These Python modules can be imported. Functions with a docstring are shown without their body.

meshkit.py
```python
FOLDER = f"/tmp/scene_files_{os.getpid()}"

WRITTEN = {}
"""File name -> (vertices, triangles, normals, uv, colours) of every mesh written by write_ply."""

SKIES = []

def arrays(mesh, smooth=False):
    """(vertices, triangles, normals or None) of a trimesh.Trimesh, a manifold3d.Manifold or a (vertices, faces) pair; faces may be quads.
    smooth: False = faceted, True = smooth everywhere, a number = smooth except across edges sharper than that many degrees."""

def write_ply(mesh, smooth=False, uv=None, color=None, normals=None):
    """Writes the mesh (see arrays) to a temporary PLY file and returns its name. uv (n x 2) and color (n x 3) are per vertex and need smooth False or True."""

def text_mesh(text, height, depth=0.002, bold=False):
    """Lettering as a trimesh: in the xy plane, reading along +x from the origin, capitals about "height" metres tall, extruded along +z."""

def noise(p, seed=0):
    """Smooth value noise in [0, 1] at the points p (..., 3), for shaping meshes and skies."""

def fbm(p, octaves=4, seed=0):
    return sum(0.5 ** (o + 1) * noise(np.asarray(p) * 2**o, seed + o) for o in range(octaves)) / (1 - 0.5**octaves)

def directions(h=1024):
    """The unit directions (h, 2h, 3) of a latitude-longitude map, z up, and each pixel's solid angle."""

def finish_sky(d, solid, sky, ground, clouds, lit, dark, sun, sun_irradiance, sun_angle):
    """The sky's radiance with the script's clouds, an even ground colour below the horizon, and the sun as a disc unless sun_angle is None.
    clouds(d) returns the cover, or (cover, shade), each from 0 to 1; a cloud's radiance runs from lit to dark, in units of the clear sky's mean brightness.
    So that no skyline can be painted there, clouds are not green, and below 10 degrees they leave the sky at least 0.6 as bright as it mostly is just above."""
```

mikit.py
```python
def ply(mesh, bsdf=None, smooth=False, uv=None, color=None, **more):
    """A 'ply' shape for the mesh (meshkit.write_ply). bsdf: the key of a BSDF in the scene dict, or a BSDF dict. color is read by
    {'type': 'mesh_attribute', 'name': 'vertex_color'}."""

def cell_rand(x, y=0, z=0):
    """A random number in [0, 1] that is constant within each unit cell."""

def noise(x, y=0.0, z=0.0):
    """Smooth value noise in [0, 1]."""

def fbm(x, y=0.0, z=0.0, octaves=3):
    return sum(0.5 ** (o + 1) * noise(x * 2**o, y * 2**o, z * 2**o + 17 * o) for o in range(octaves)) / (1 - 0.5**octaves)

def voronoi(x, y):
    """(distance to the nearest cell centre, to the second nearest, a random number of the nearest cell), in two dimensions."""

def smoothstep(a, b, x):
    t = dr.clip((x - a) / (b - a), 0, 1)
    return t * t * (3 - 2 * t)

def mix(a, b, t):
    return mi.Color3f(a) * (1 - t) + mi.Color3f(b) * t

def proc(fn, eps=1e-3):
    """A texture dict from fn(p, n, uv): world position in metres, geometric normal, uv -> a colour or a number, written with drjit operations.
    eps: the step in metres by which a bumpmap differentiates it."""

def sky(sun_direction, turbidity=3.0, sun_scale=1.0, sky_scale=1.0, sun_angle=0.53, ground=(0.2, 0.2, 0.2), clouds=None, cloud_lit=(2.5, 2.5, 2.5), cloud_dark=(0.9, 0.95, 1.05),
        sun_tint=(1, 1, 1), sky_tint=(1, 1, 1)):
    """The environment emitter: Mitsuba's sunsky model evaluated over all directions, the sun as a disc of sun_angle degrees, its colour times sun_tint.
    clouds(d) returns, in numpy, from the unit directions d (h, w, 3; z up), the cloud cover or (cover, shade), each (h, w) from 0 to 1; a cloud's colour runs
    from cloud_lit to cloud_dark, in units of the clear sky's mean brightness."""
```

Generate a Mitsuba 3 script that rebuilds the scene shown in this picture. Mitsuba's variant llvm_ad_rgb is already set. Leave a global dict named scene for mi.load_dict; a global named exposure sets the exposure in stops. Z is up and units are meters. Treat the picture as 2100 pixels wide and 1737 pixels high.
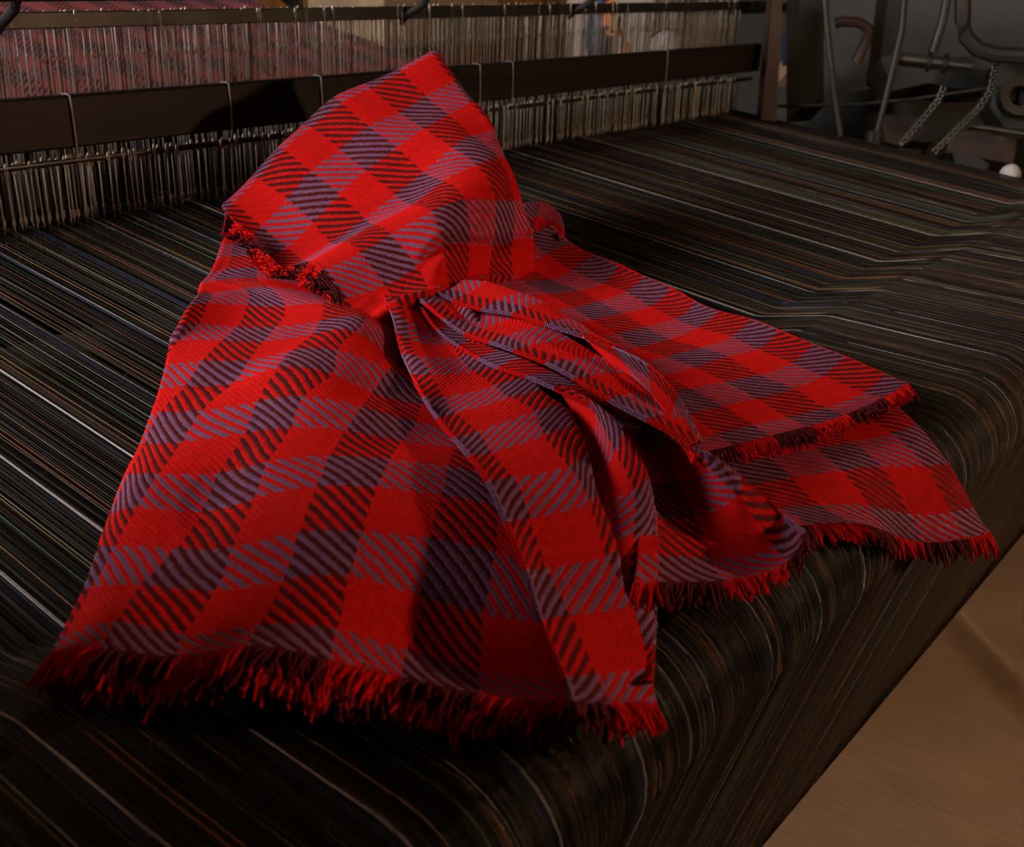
import math, random
import numpy as np, trimesh
import mitsuba as mi, drjit as dr
import mikit, meshkit
from scipy.interpolate import RectBivariateSpline
from mikit import proc, noise, fbm, smoothstep, mix, cell_rand

T = mi.ScalarTransform4f
scene, labels = {}, {}
rng = np.random.default_rng(7)

# ------------------------------------------------------------------ camera, light, exposure
# World: x runs along the loom's width, y from the front roller back to the heddles, z up, floor at z = 0.
CAM_ROWS = [[0.634843, -0.284878, 0.718206], [-0.771829, -0.276445, 0.572589], [0.035426, -0.917836, -0.395376]]

F_PX, W_PX, H_PX = 2240.0, 2100.0, 1737.0
EYE = np.array([0.0, 0.0, 1.2])
right, down, fwd = [np.array([CAM_ROWS[k][c] for k in range(3)]) for c in range(3)]
scene['camera'] = {'type': 'thinlens', 'aperture_radius': 0.0015, 'focus_distance': 0.80, 'fov': 2 * math.degrees(math.atan(W_PX / 2 / F_PX)), 'fov_axis': 'x', 'near_clip': 0.02, 'far_clip': 50.0,
                   'to_world': T().look_at(origin=EYE.tolist(), target=(EYE + fwd).tolist(), up=(-down).tolist())}
UNSEEN_WINDOW_RADIANCE = [26.0, 24.4, 23.0]
UNSEEN_LAMP_RADIANCE = [560.0, 350.0, 210.0]
FILL_TUBE_RADIANCE = [12.0, 10.5, 9.0]
AMBIENT = [0.026, 0.021, 0.018]
exposure = 0.0
scene['ambient'] = {'type': 'constant', 'radiance': {'type': 'rgb', 'value': AMBIENT}}

# ------------------------------------------------------------------ helpers
def taken(name):
    return name in scene or name in labels or any(k.startswith(name + '__') for k in (list(scene) + list(labels))[-4000:] if '__' in k)

COUNT = {}
def numbered(name):
    n = COUNT.get(name, 0)
    COUNT[name] = n + 1
    return name if n == 0 else f'{name}_{n:03d}'

def tag(key, label=None, cat=None, group=None, kind=None):
    d = labels.setdefault(key, {})
    for k, v in (('label', label), ('category', cat), ('group', group), ('kind', kind)):
        if v: d[k] = v
    return key

def thing(name, label, cat, group=None):
    return tag(numbered(name), label, cat, group)

def obj(name, mesh, mat, parent=None, smooth=30, **kw):
    key = numbered(name if parent is None else parent + '__' + name)
    scene[key] = mikit.ply(mesh, mat, smooth=smooth, **kw)
    return key

def struct(name, mesh, mat, parent=None, smooth=False, **kw):
    k = obj(name, mesh, mat, parent, smooth, **kw)
    if parent is None: tag(k, kind='structure')
    return k

def box(lo, hi, bevel=0.0):
    lo, hi = np.array(lo, float), np.array(hi, float)
    if bevel <= 0:
        m = trimesh.creation.box(extents=hi - lo)
        m.apply_translation((lo + hi) / 2)
        return m
    pts = []
    for sx in (0, 1):
        for sy in (0, 1):
            for sz in (0, 1):
                c = np.array([(lo, hi)[s][i] for i, s in enumerate((sx, sy, sz))])
                for ax in range(3):
                    p = c.copy()
                    for o in range(3):
                        if o != ax: p[o] += bevel * (1 if (sx, sy, sz)[o] == 0 else -1)
                    pts.append(p)
    return trimesh.convex.convex_hull(np.array(pts))

def frames(p):
    t = np.gradient(p, axis=0)
    t /= np.linalg.norm(t, axis=1, keepdims=True) + 1e-12
    up = np.where(np.abs(t[:, 2:3]) < 0.9, [[0, 0, 1.0]], [[1.0, 0, 0]])
    a = np.cross(t, up); a /= np.linalg.norm(a, axis=1, keepdims=True) + 1e-12
    return t, a, np.cross(t, a)

def tube_vf(p, r, sides=6, caps=True):
    p = np.asarray(p, float)
    r = np.broadcast_to(np.asarray(r, float), (len(p),))
    t, a, b = frames(p)
    ang = np.arange(sides) * 2 * np.pi / sides
    v = (p[:, None] + r[:, None, None] * (np.cos(ang)[None, :, None] * a[:, None] + np.sin(ang)[None, :, None] * b[:, None])).reshape(-1, 3)
    i, j = np.meshgrid(np.arange(len(p) - 1), np.arange(sides), indexing='ij')
    q = np.stack([i * sides + j, i * sides + (j + 1) % sides, (i + 1) * sides + (j + 1) % sides, (i + 1) * sides + j], -1).reshape(-1, 4)
    f = np.vstack([q[:, [0, 2, 1]], q[:, [0, 3, 2]]])
    if caps:
        n = len(v)
        v = np.vstack([v, p[:1], p[-1:]])
        k = np.arange(sides)
        f = np.vstack([f, np.stack([k * 0 + n, k, (k + 1) % sides], 1), np.stack([k * 0 + n + 1, n - sides + (k + 1) % sides, n - sides + k], 1)])
    return v, f

def tube(p, r, sides=8):
    v, f = tube_vf(p, r, sides)
    return trimesh.Trimesh(v, f, process=False)

def join(parts):
    vs, fs, n = [], [], 0
    for v, f in parts:
        vs.append(v); fs.append(f + n); n += len(v)
    return np.vstack(vs), np.vstack(fs)

def cat(*ms): return trimesh.util.concatenate(list(ms))

def ray_at(px, py, dist):
    """used once for the machine behind the loom: a direction from the eye, given its true distance"""
    d = (px - W_PX / 2) * right + (py - H_PX / 2) * down + F_PX * fwd
    return EYE + d / np.linalg.norm(d) * dist

# ------------------------------------------------------------------ materials
def rgb(*c): return {'type': 'rgb', 'value': list(c)}
def mat(name, bsdf): scene[name] = bsdf; return name
def tint(base, amount=0.25, scale=(40, 40, 40), tintc=None):
    b = mi.Color3f(*base)
    def fn(p, n, uv):
        t = fbm(p.x * scale[0], p.y * scale[1], p.z * scale[2], 4)
        return b * (1 - amount + 2 * amount * t)
    return proc(fn)

def principled(color, rough=0.6, metallic=0.0, **kw):
    return {'type': 'twosided', 'b': {'type': 'principled', 'base_color': color, 'roughness': rough, 'metallic': metallic, **kw}}

N_TH = 16.0     # threads in one check
RED, MAROON, PURPLE = (0.62, 0.0060, 0.0050), (0.085, 0.0075, 0.0095), (0.185, 0.082, 0.165)

def twill(uv):
    tu, tv = uv.x * N_TH, uv.y * N_TH
    wob = 0.14 * (noise(tu * 1.7, tv * 1.7, 3.0) - 0.5)
    su = tu - 0.8 * dr.sin(2 * math.pi * tu) / (2 * math.pi)
    sv = tv - 0.8 * dr.sin(2 * math.pi * tv) / (2 * math.pi)
    q = (su - sv) / 4 + wob
    return tu, tv, q - dr.floor(q)

def cloth_color(p, n, uv):
    tu, tv, f = twill(uv)
    edge = smoothstep(0.0, 0.05, f) * (1 - smoothstep(0.5, 0.55, f))      # 1: a warp float on top, 0: a weft float
    stag_u = tu + 0.5 * (noise(tu * 0.0, dr.floor(tv * 0.5), 1.0) - 0.5)
    stag_v = tv + 0.5 * (noise(dr.floor(tu * 0.5), 0.0, 2.0) - 0.5)
    cu, cv = stag_u / N_TH, stag_v / N_TH
    par = lambda x: dr.abs(dr.floor(x) - 2 * dr.floor(dr.floor(x) / 2)) < 0.5
    warp = dr.select(par(cu), mi.Color3f(*MAROON), mi.Color3f(*RED))
    weft = dr.select(par(cv), mi.Color3f(*PURPLE), mi.Color3f(*RED))
    fib = 0.70 + 0.60 * fbm(tu * 4.0, tv * 4.0, 0.0, 3)
    yarn_w = 0.92 + 0.16 * cell_rand(dr.floor(tu), 1, 0)
    yarn_f = 0.92 + 0.16 * cell_rand(dr.floor(tv), 2, 0)
    fleck = smoothstep(0.70, 0.9, noise(tu * 4.0 + tv * 2, tv * 7.0, 5.0))
    weft = mix(weft, weft * 1.5, fleck * 0.6)
    return (warp * yarn_w * edge + weft * yarn_f * (1 - edge)) * fib

def cloth_height(p, n, uv):
    tu, tv, f = twill(uv)
    rib = dr.abs(dr.sin(f * 2 * math.pi))
    along = dr.select(f < 0.5, tv, tu)
    ply = 0.5 + 0.5 * dr.sin(along * 2 * math.pi)
    return rib * 0.8 + 0.12 * ply * rib + 0.18 * fbm(tu * 4, tv * 4, 1.0, 2)

mat('wool_twill', {'type': 'twosided', 'b': {'type': 'bumpmap', 'arbitrary': proc(cloth_height, 4e-4), 'scale': 0.00028,
    'b': {'type': 'principled', 'base_color': proc(cloth_color), 'roughness': 0.9, 'specular': 0.15, 'sheen': 0.35, 'sheen_tint': 0.8}}})
def dimmed_web_color(p, n, uv):  # pinkish web, with dim light and haze mixed into its colour
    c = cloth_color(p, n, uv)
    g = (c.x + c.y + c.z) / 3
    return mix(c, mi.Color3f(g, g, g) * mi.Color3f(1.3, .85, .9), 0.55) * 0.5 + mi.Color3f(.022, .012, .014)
mat('loom_state_cloth', {'type': 'twosided', 'b': {'type': 'principled', 'base_color': proc(dimmed_web_color), 'roughness': 0.9, 'specular': 0.1}})
VC = {'type': 'mesh_attribute', 'name': 'vertex_color'}
mat('wool_strand', {'type': 'twosided', 'b': {'type': 'principled', 'base_color': VC, 'roughness': 0.9, 'specular': 0.15, 'sheen': 0.35, 'sheen_tint': 0.8}})
mat('warp_yarn', {'type': 'twosided', 'b': {'type': 'principled', 'base_color': VC, 'roughness': 0.75, 'specular': 0.25, 'sheen': 0.3}})
mat('wire', principled(rgb(0.55, 0.51, 0.45), 0.4, 0.5))
mat('tie_wire', principled(rgb(0.30, 0.29, 0.28), 0.6))
mat('dull_wire', principled(rgb(0.10, 0.09, 0.075), 0.5, 0.5))  # darker copy of the heddle wire, for the shade behind
mat('dark_steel', principled(tint((0.06, 0.057, 0.052), 0.4), 0.42, 0.8))
mat('bright_steel', principled(rgb(0.55, 0.53, 0.50), 0.25, 1.0))
mat('black_iron', principled(tint((0.012, 0.012, 0.011), 0.5), 0.55, 0.0))
def wood(base, dark, sx=3.0, sy=60.0, sz=60.0):
    def fn(p, n, uv):
        g = fbm(p.x * sx, p.y * sy, p.z * sz, 4)
        return mix(mi.Color3f(*dark), mi.Color3f(*base), smoothstep(0.25, 0.75, g))
    return proc(fn)
mat('dark_wood', principled(wood((0.016, 0.010, 0.007), (0.007, 0.0045, 0.0035)), 0.55, specular=0.25))
mat('frame_wood', principled(wood((0.045, 0.022, 0.012), (0.02, 0.010, 0.006), 60, 60, 4), 0.55))
mat('board_wood', principled(wood((0.42, 0.19, 0.050), (0.20, 0.085, 0.022), 25, 25, 2.5), 0.7))
mat('green_cast', principled(tint((0.011, 0.013, 0.011), 0.45, (25, 25, 25)), 0.5, 0.15))
mat('red_brown_cast', principled(tint((0.035, 0.015, 0.010), 0.4, (25, 25, 25)), 0.6))
mat('pale_card', principled(tint((0.38, 0.33, 0.28), 0.2, (12, 12, 12)), 0.85))
mat('tan_card', principled(tint((0.34, 0.24, 0.15), 0.25, (12, 12, 12)), 0.85))
mat('blue_paint', principled(rgb(0.02, 0.035, 0.09), 0.5))
mat('orange_paint', principled(rgb(0.55, 0.17, 0.03), 0.5))
mat('white_yarn', principled(tint((0.6, 0.58, 0.58), 0.15, (300, 300, 300)), 0.9))
mat('floor_board', principled(wood((0.07, 0.05, 0.035), (0.03, 0.02, 0.014), 3, 40, 40), 0.7))
mat('plaster', principled(tint((0.35, 0.32, 0.28), 0.1, (5, 5, 5)), 0.9))
def canvas_color(p, n, uv):
    a, b = uv.x / 0.0032, uv.y / 0.0032
    w = 0.86 + 0.10 * dr.sin(2 * math.pi * a) * dr.sin(2 * math.pi * b) + 0.30 * (fbm(uv.x * 9, uv.y * 9, 0, 4) - 0.5) + 0.16 * (noise(uv.x * 300, uv.y * 25, 1) - 0.5)
    return mi.Color3f(0.46, 0.32, 0.21) * w
mat('canvas', principled(proc(canvas_color), 0.9, sheen=0.3))
mat('window_light', {'type': 'diffuse', 'reflectance': rgb(0.3, 0.3, 0.3)})

# ------------------------------------------------------------------ the warp's path: y, z profile from the heddles to the beam
H0 = 0.90                                  # height of the warp at the front roller
AL, RR = math.radians(15.0), 0.045         # the warp leaves the roller 15 degrees inward
YR, YB = 0.2326, 0.3836
YA, ZA = YB + 0.0693, H0 - 0.0173
YH = 1.02
ZH = ZA + 0.0963 * (YH - YA)
TH = math.pi / 2 + AL
def sheet_z(y):
    y = np.asarray(y, float)
    z = np.interp(y, [YB, YA, YH, YH + 0.5], [H0, ZA, ZH, ZH + 0.01])
    d = np.clip((YR - y) / RR, 0, 3)
    fr = H0 - np.where(d < .8, RR - RR * np.sqrt(np.maximum(1 - np.minimum(d, .8) ** 2, 0)), RR * .4 + RR * (d - .8) * 1.33)
    return np.where(y < YR, fr, np.where(y < YB, H0, z))
S_END = 0.43
YE, ZE = YR - RR * math.sin(TH), H0 - RR + RR * math.cos(TH)
YW, ZW = YE + S_END * math.sin(AL), ZE - S_END * math.cos(AL)
R_BEAM = 0.07
BEAM = (YW + R_BEAM * math.cos(AL), ZW + R_BEAM * math.sin(AL))

# ------------------------------------------------------------------ setting
struct('floor', box((-1.6, -2.0, -0.05), (4.2, 3.2, 0.0)), 'floor_board')
wb = tag('wall_back', kind='structure')
x = -1.6
k = 0
while x < 4.2:
    w = 0.16 + 0.03 * rng.random()
    struct('board', box((x, 2.60 + 0.006 * rng.random(), 0), (x + w - 0.006, 2.64, 2.8), 0.003), 'board_wood', wb)
    x += w
struct('backing', box((-1.6, 2.64, 0), (4.2, 2.66, 2.8)), 'dark_wood', wb)
wl = tag('wall_left', kind='structure')
WY0, WY1, WZ0, WZ1 = 1.15, 2.40, 1.40, 2.55
for nm, lo, hi in (('panel', (-1.66, -2.0, 0), (-1.6, WY0, 3.0)), ('panel', (-1.66, WY1, 0), (-1.6, 2.66, 3.0)),
                   ('panel', (-1.66, WY0, 0), (-1.6, WY1, WZ0)), ('panel', (-1.66, WY0, WZ1), (-1.6, WY1, 3.0))):
    struct(nm, box(lo, hi), 'plaster', wl)
win = tag('window_1', kind='structure')  # out of view; placed to light shawl and warp from the left
fr = []
for y in np.linspace(WY0, WY1, 4): fr.append(box((-1.65, y - .02, WZ0), (-1.60, y + .02, WZ1)))
for z in np.linspace(WZ0, WZ1, 3): fr.append(box((-1.65, WY0, z - .02), (-1.60, WY1, z + .02)))
struct('frame', cat(*fr), 'frame_wood', win)
for a in range(3):
    for b in range(2):
        y0, y1 = np.linspace(WY0, WY1, 4)[a:a + 2]; z0, z1 = np.linspace(WZ0, WZ1, 3)[b:b + 2]
        m = trimesh.Trimesh([(-1.63, y0, z0), (-1.63, y1, z0), (-1.63, y1, z1), (-1.63, y0, z1)], [[0, 1, 2], [0, 2, 3]], process=False)
        struct('pane', m, 'window_light', win)
        scene[list(scene)[-1]]['emitter'] = {'type': 'area', 'radiance': {'type': 'rgb', 'value': UNSEEN_WINDOW_RADIANCE}}

# unseen lamp at the front right, out of view, placed to light roller, canvas and knot
lp = thing('work_lamp', 'unseen lamp on a stand beyond the right edge, placed to light the roller front and the canvas', 'lamp')
LP = np.array([1.30, -1.10, 1.45])
bulb = trimesh.creation.icosphere(3, 0.05); bulb.apply_translation(LP)
obj('bulb', bulb, 'window_light', lp, smooth=True)
scene[lp + '__bulb']['emitter'] = {'type': 'area', 'radiance': {'type': 'rgb', 'value': UNSEEN_LAMP_RADIANCE}}
obj('stand', cat(tube([LP - (0, 0, .05), LP * (1, 1, 0) + (0, 0, .02)], 0.014), trimesh.creation.cylinder(0.16, 0.02, transform=trimesh.transformations.translation_matrix(LP * (1, 1, 0) + (0, 0, .01)))), 'black_iron', lp)

ct = thing('tube_lamp', 'added fluorescent tube as fill light above the loom, out of view', 'lamp')  # added fill light above the loom, brightening shawl and warp
obj('tube', tube([(.55, 1.05, 2.62), (1.75, 1.05, 2.62)], .02, 16), 'window_light', ct)
scene[ct + '__tube']['emitter'] = {'type': 'area', 'radiance': {'type': 'rgb', 'value': FILL_TUBE_RADIANCE}}
obj('reflector', cat(box((.5, .97, 2.665), (1.8, 1.13, 2.68), .002), box((.5, .97, 2.64), (.52, 1.13, 2.67)), box((1.78, .97, 2.64), (1.8, 1.13, 2.67))), 'plaster', ct)

# ------------------------------------------------------------------ shawl: nets of check corners (x, y, z in tenths of a millimetre)
PANELS = {
'A':([0.0,1.0,2.0,3.0,4.0,5.0,6.0,7.0,8.0,9.0,10.0],[-1.0,0.0,1.0,2.0,3.0,4.0,5.0,6.0,7.0,8.0,9.0,10.0,11.0,12.0,13.0,14.0,15.0,16.0,16.6],
[5850,9058,9439,5603,8756,9434,5374,8428,9435,5181,8070,9447,4996,7696,9469,4962,7292,9411,4691,7054,9360,4432,6813,9302,4181,6588,9268,3953,6862,9214,3660,6688,9142,3367,6469,9120,3098,6216,9097,2851,5939,9069,2565,5705,9046,2208,5590,9038,1869,5416,9022,1570,5180,8999,1400,5028,8984,6222,8959,9387,5967,8669,9375,5732,8358,9354,5540,8013,9320,5287,7758,9304,5233,7439,9309,5018,7176,9324,4768,6956,9265,4481,6800,9231,4206,6612,9165,3913,6393,9114,3602,6180,9080,3317,5923,9027,3063,5642,8985,2765,5395,8933,2400,5277,9000,2061,5099,8990,1765,4861,8966,1599,4705,8957,6583,8814,9340,6316,8543,9338,6082,8263,9309,5827,8023,9282,5553,7779,9282,5540,7386,9299,5315,7047,9273,5006,6787,9220,4686,6538,9247,4338,6311,9232,4020,6073,9191,3687,5871,9160,3398,5623,9107,3119,5368,9080,2837,5133,9007,2543,4952,8988,2219,4772,8955,1934,4536,8917,1797,4374,8968,6648,8508,9369,6425,8226,9367,6208,7945,9357,5959,7690,9336,5710,7425,9345,5558,7070,9375,5439,6714,9312,5137,6462,9272,4819,6223,9284,4506,5991,9280,4180,5748,9261,3794,5561,9232,3460,5314,9193,3135,5079,9173,2842,4853,9147,2578,4646,9102,2318,4447,9054,2040,4217,9024,1907,4057,9083,6907,8208,9358,6665,7922,9346,6426,7636,9330,6172,7365,9310,5931,7082,9311,5754,6748,9346,5575,6411,9375,5308,6147,9351,5020,5907,9368,4672,5717,9378,4359,5482,9397,4029,5296,9302,3733,5050,9249,3383,4847,9170,3076,4594,9127,2751,4363,9125,2411,4151,9152,2131,3912,9189,1965,3754,9213,7163,7906,9332,6911,7623,9311,6662,7338,9288,6409,7057,9266,6168,6766,9252,5964,6443,9261,5760,6119,9313,5498,5847,9399,5176,5619,9419,4829,5429,9414,4542,5166,9384,4168,5009,9377,3858,4767,9331,3520,4566,9286,3222,4315,9253,2900,4088,9178,2609,3844,9156,2284,3628,9172,2141,3459,9211,7411,7601,9303,7154,7322,9277,6902,7039,9251,6651,6754,9226,6411,6461,9200,6189,6151,9175,5950,5853,9161,5664,5599,9176,5356,5371,9199,5052,5150,9283,4710,4959,9260,4399,4729,9318,4070,4515,9324,3747,4298,9334,3439,4061,9335,3123,3834,9268,2814,3586,9232,2487,3355,9246,2311,3209,9297,7657,7297,9274,7397,7021,9248,7143,6739,9221,6893,6452,9195,6653,6157,9168,6420,5854,9137,6169,5564,9105,5880,5312,9082,5570,5085,9082,5252,4875,9134,4915,4693,9188,4610,4459,9229,4281,4254,9265,3962,4035,9324,3639,3808,9342,3316,3581,9293,3007,3345,9265,2707,3102,9227,2532,2954,9235,7903,6997,9247,7641,6722,9220,7386,6440,9194,7136,6151,9168,6894,5855,9141,6654,5556,9112,6396,5270,9082,6106,5015,9054,5794,4785,9045,5470,4575,9080,5138,4380,9135,4819,4165,9182,4476,3989,9244,4162,3773,9298,3857,3542,9311,3538,3328,9263,3244,3099,9154,2928,2884,9105,2751,2747,9130,8153,6704,9220,7890,6430,9194,7633,6147,9168,7383,5857,9141,7138,5559,9114,6892,5261,9087,6627,4976,9061,6335,4716,9043,6020,4482,9049,5693,4269,9094,5359,4067,9141,5029,3858,9183,4688,3668,9222,4359,3459,9254,4020,3262,9275,3706,3032,9224,3381,2821,9113,3059,2562,9082,2884,2425,9130,8408,6420,9195,8145,6145,9169,7888,5863,9142,7637,5571,9115,7389,5272,9087,7137,4972,9060,6865,4683,9042,6567,4418,9054,6246,4182,9095,5913,3964,9139,5574,3754,9173,5235,3544,9195,4889,3344,9206,4547,3136,9207,4201,2933,9196,3863,2713,9159,3489,2556,9125,3254,2247,9098,3090,2102,9155]),
'B':([0.0,0.5,1.3,1.35,1.4,1.5,1.8,2.0,2.2],[-1.0,0.0,1.0,2.0,3.0,4.0,5.0,6.0,7.0,8.0,9.0,10.0,11.0,12.0,12.6],
[6015,6190,9405,5804,5882,9380,5579,5592,9338,5341,5292,9298,5090,4959,9292,4820,4588,9308,4594,4250,9322,4395,3935,9354,4176,3621,9410,3965,3312,9440,3751,3001,9387,3533,2704,9335,3310,2430,9280,3105,2139,9230,2955,2000,9274,6021,6014,9393,5798,5714,9354,5549,5430,9313,5319,5134,9324,5138,4822,9312,4974,4557,9270,4764,4260,9303,4579,3914,9342,4349,3609,9373,4143,3289,9400,3927,2993,9350,3700,2710,9266,3488,2404,9240,3271,2101,9180,3124,1927,9201,6253,5959,9275,6036,5653,9225,5816,5349,9230,5598,5049,9256,5402,4738,9274,5238,4413,9294,5030,4109,9349,4859,3777,9405,4603,3494,9410,4407,3173,9394,4194,2873,9345,3970,2605,9237,3761,2310,9181,3535,2034,9093,3390,1874,9073,6271,5958,9271,6054,5651,9218,5834,5346,9227,5616,5046,9253,5420,4734,9272,5255,4407,9296,5047,4101,9352,4877,3769,9408,4621,3489,9412,4424,3167,9394,4211,2866,9346,3988,2599,9235,3779,2305,9179,3553,2029,9089,3405,1869,9063,6290,5959,9272,6073,5651,9215,5853,5344,9225,5634,5043,9250,5439,4732,9271,5274,4402,9298,5065,4096,9355,4894,3762,9411,4640,3487,9413,4443,3161,9393,4229,2861,9347,4007,2595,9234,3797,2299,9178,3571,2024,9087,3421,1864,9053,6326,5961,9281,6110,5651,9217,5891,5341,9227,5672,5038,9248,5477,4728,9270,5311,4396,9301,5102,4088,9360,4931,3751,9414,4677,3487,9414,4480,3156,9391,4267,2857,9350,4044,2587,9234,3833,2289,9180,3607,2012,9085,3454,1855,9035,6429,5946,9325,6211,5637,9270,5997,5325,9265,5783,5019,9266,5586,4705,9270,5425,4370,9304,5213,4067,9358,5042,3742,9411,4790,3477,9414,4585,3176,9388,4372,2880,9353,4153,2565,9261,3941,2255,9191,3712,1976,9073,3557,1832,8988,6496,5930,9358,6274,5624,9310,6065,5311,9296,5855,5002,9283,5659,4688,9272,5501,4351,9307,5288,4056,9353,5116,3738,9398,4865,3473,9411,4657,3181,9385,4445,2863,9349,4224,2545,9279,4013,2229,9197,3783,1953,9059,3626,1818,8959,6562,5911,9391,6336,5608,9352,6131,5294,9328,5926,4982,9301,5732,4664,9277,5574,4326,9312,5362,4048,9347,5188,3733,9378,4940,3468,9404,4730,3161,9381,4516,2838,9346,4294,2519,9295,4083,2202,9202,3853,1930,9041,3695,1803,8930]),
'Cu':([0.0,0.5],[-1.0,0.0,1.0,2.0,3.0,4.0,5.0,6.0,7.0,8.0],
[6411,6238,9320,6138,5867,9334,5948,5509,9281,5796,5156,9280,5644,4828,9306,5482,4507,9361,5353,4162,9423,5200,3807,9478,5056,3446,9516,4915,3100,9506,6403,6078,9325,6277,5826,9250,6128,5510,9262,5976,5171,9276,5830,4810,9325,5666,4463,9394,5539,4100,9420,5384,3772,9457,5229,3442,9457,5095,3083,9449]),
'Cl':([0.0,0.3,0.5,1.0,1.3,1.5,1.55,1.6],[0.0,1.0,2.0,3.0,4.0,5.0,6.0,7.0],
[5210,3802,9477,5075,3451,9516,4921,3106,9493,4721,2804,9367,4451,2557,9201,4153,2354,9088,3833,2156,9001,3517,1974,9062,5132,3744,9522,5010,3377,9549,4832,3050,9475,4621,2760,9377,4346,2560,9241,4053,2376,9124,3757,2130,9075,3434,1951,9131,5317,3824,9395,5025,3358,9483,4791,3051,9415,4553,2771,9354,4274,2580,9249,3990,2407,9142,3697,2149,9083,3427,2010,9075,5286,3729,9320,5067,3411,9307,4784,3144,9264,4479,2906,9263,4214,2734,9212,3966,2489,9137,3569,2273,9109,3241,2100,9074,5361,3775,9247,5111,3484,9234,4820,3236,9216,4526,2988,9210,4251,2734,9189,3940,2543,9129,3559,2377,9093,3223,2209,9053,5409,3822,9211,5151,3543,9212,4860,3299,9212,4583,3029,9184,4283,2770,9144,3938,2578,9114,3578,2446,9072,3233,2284,9046,5421,3835,9205,5163,3558,9210,4871,3314,9213,4596,3039,9174,4293,2781,9132,3946,2592,9104,3584,2463,9067,3237,2302,9045,5433,3849,9200,5175,3573,9210,4882,3330,9212,4608,3049,9164,4302,2793,9119,3955,2606,9094,3591,2480,9061,3242,2321,9044]),
'D':([0.0,0.3,0.5,1.5],[-1.0,0.0,1.0,2.0,3.0,4.0,5.0,6.0,7.0,8.0,9.0],
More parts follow.
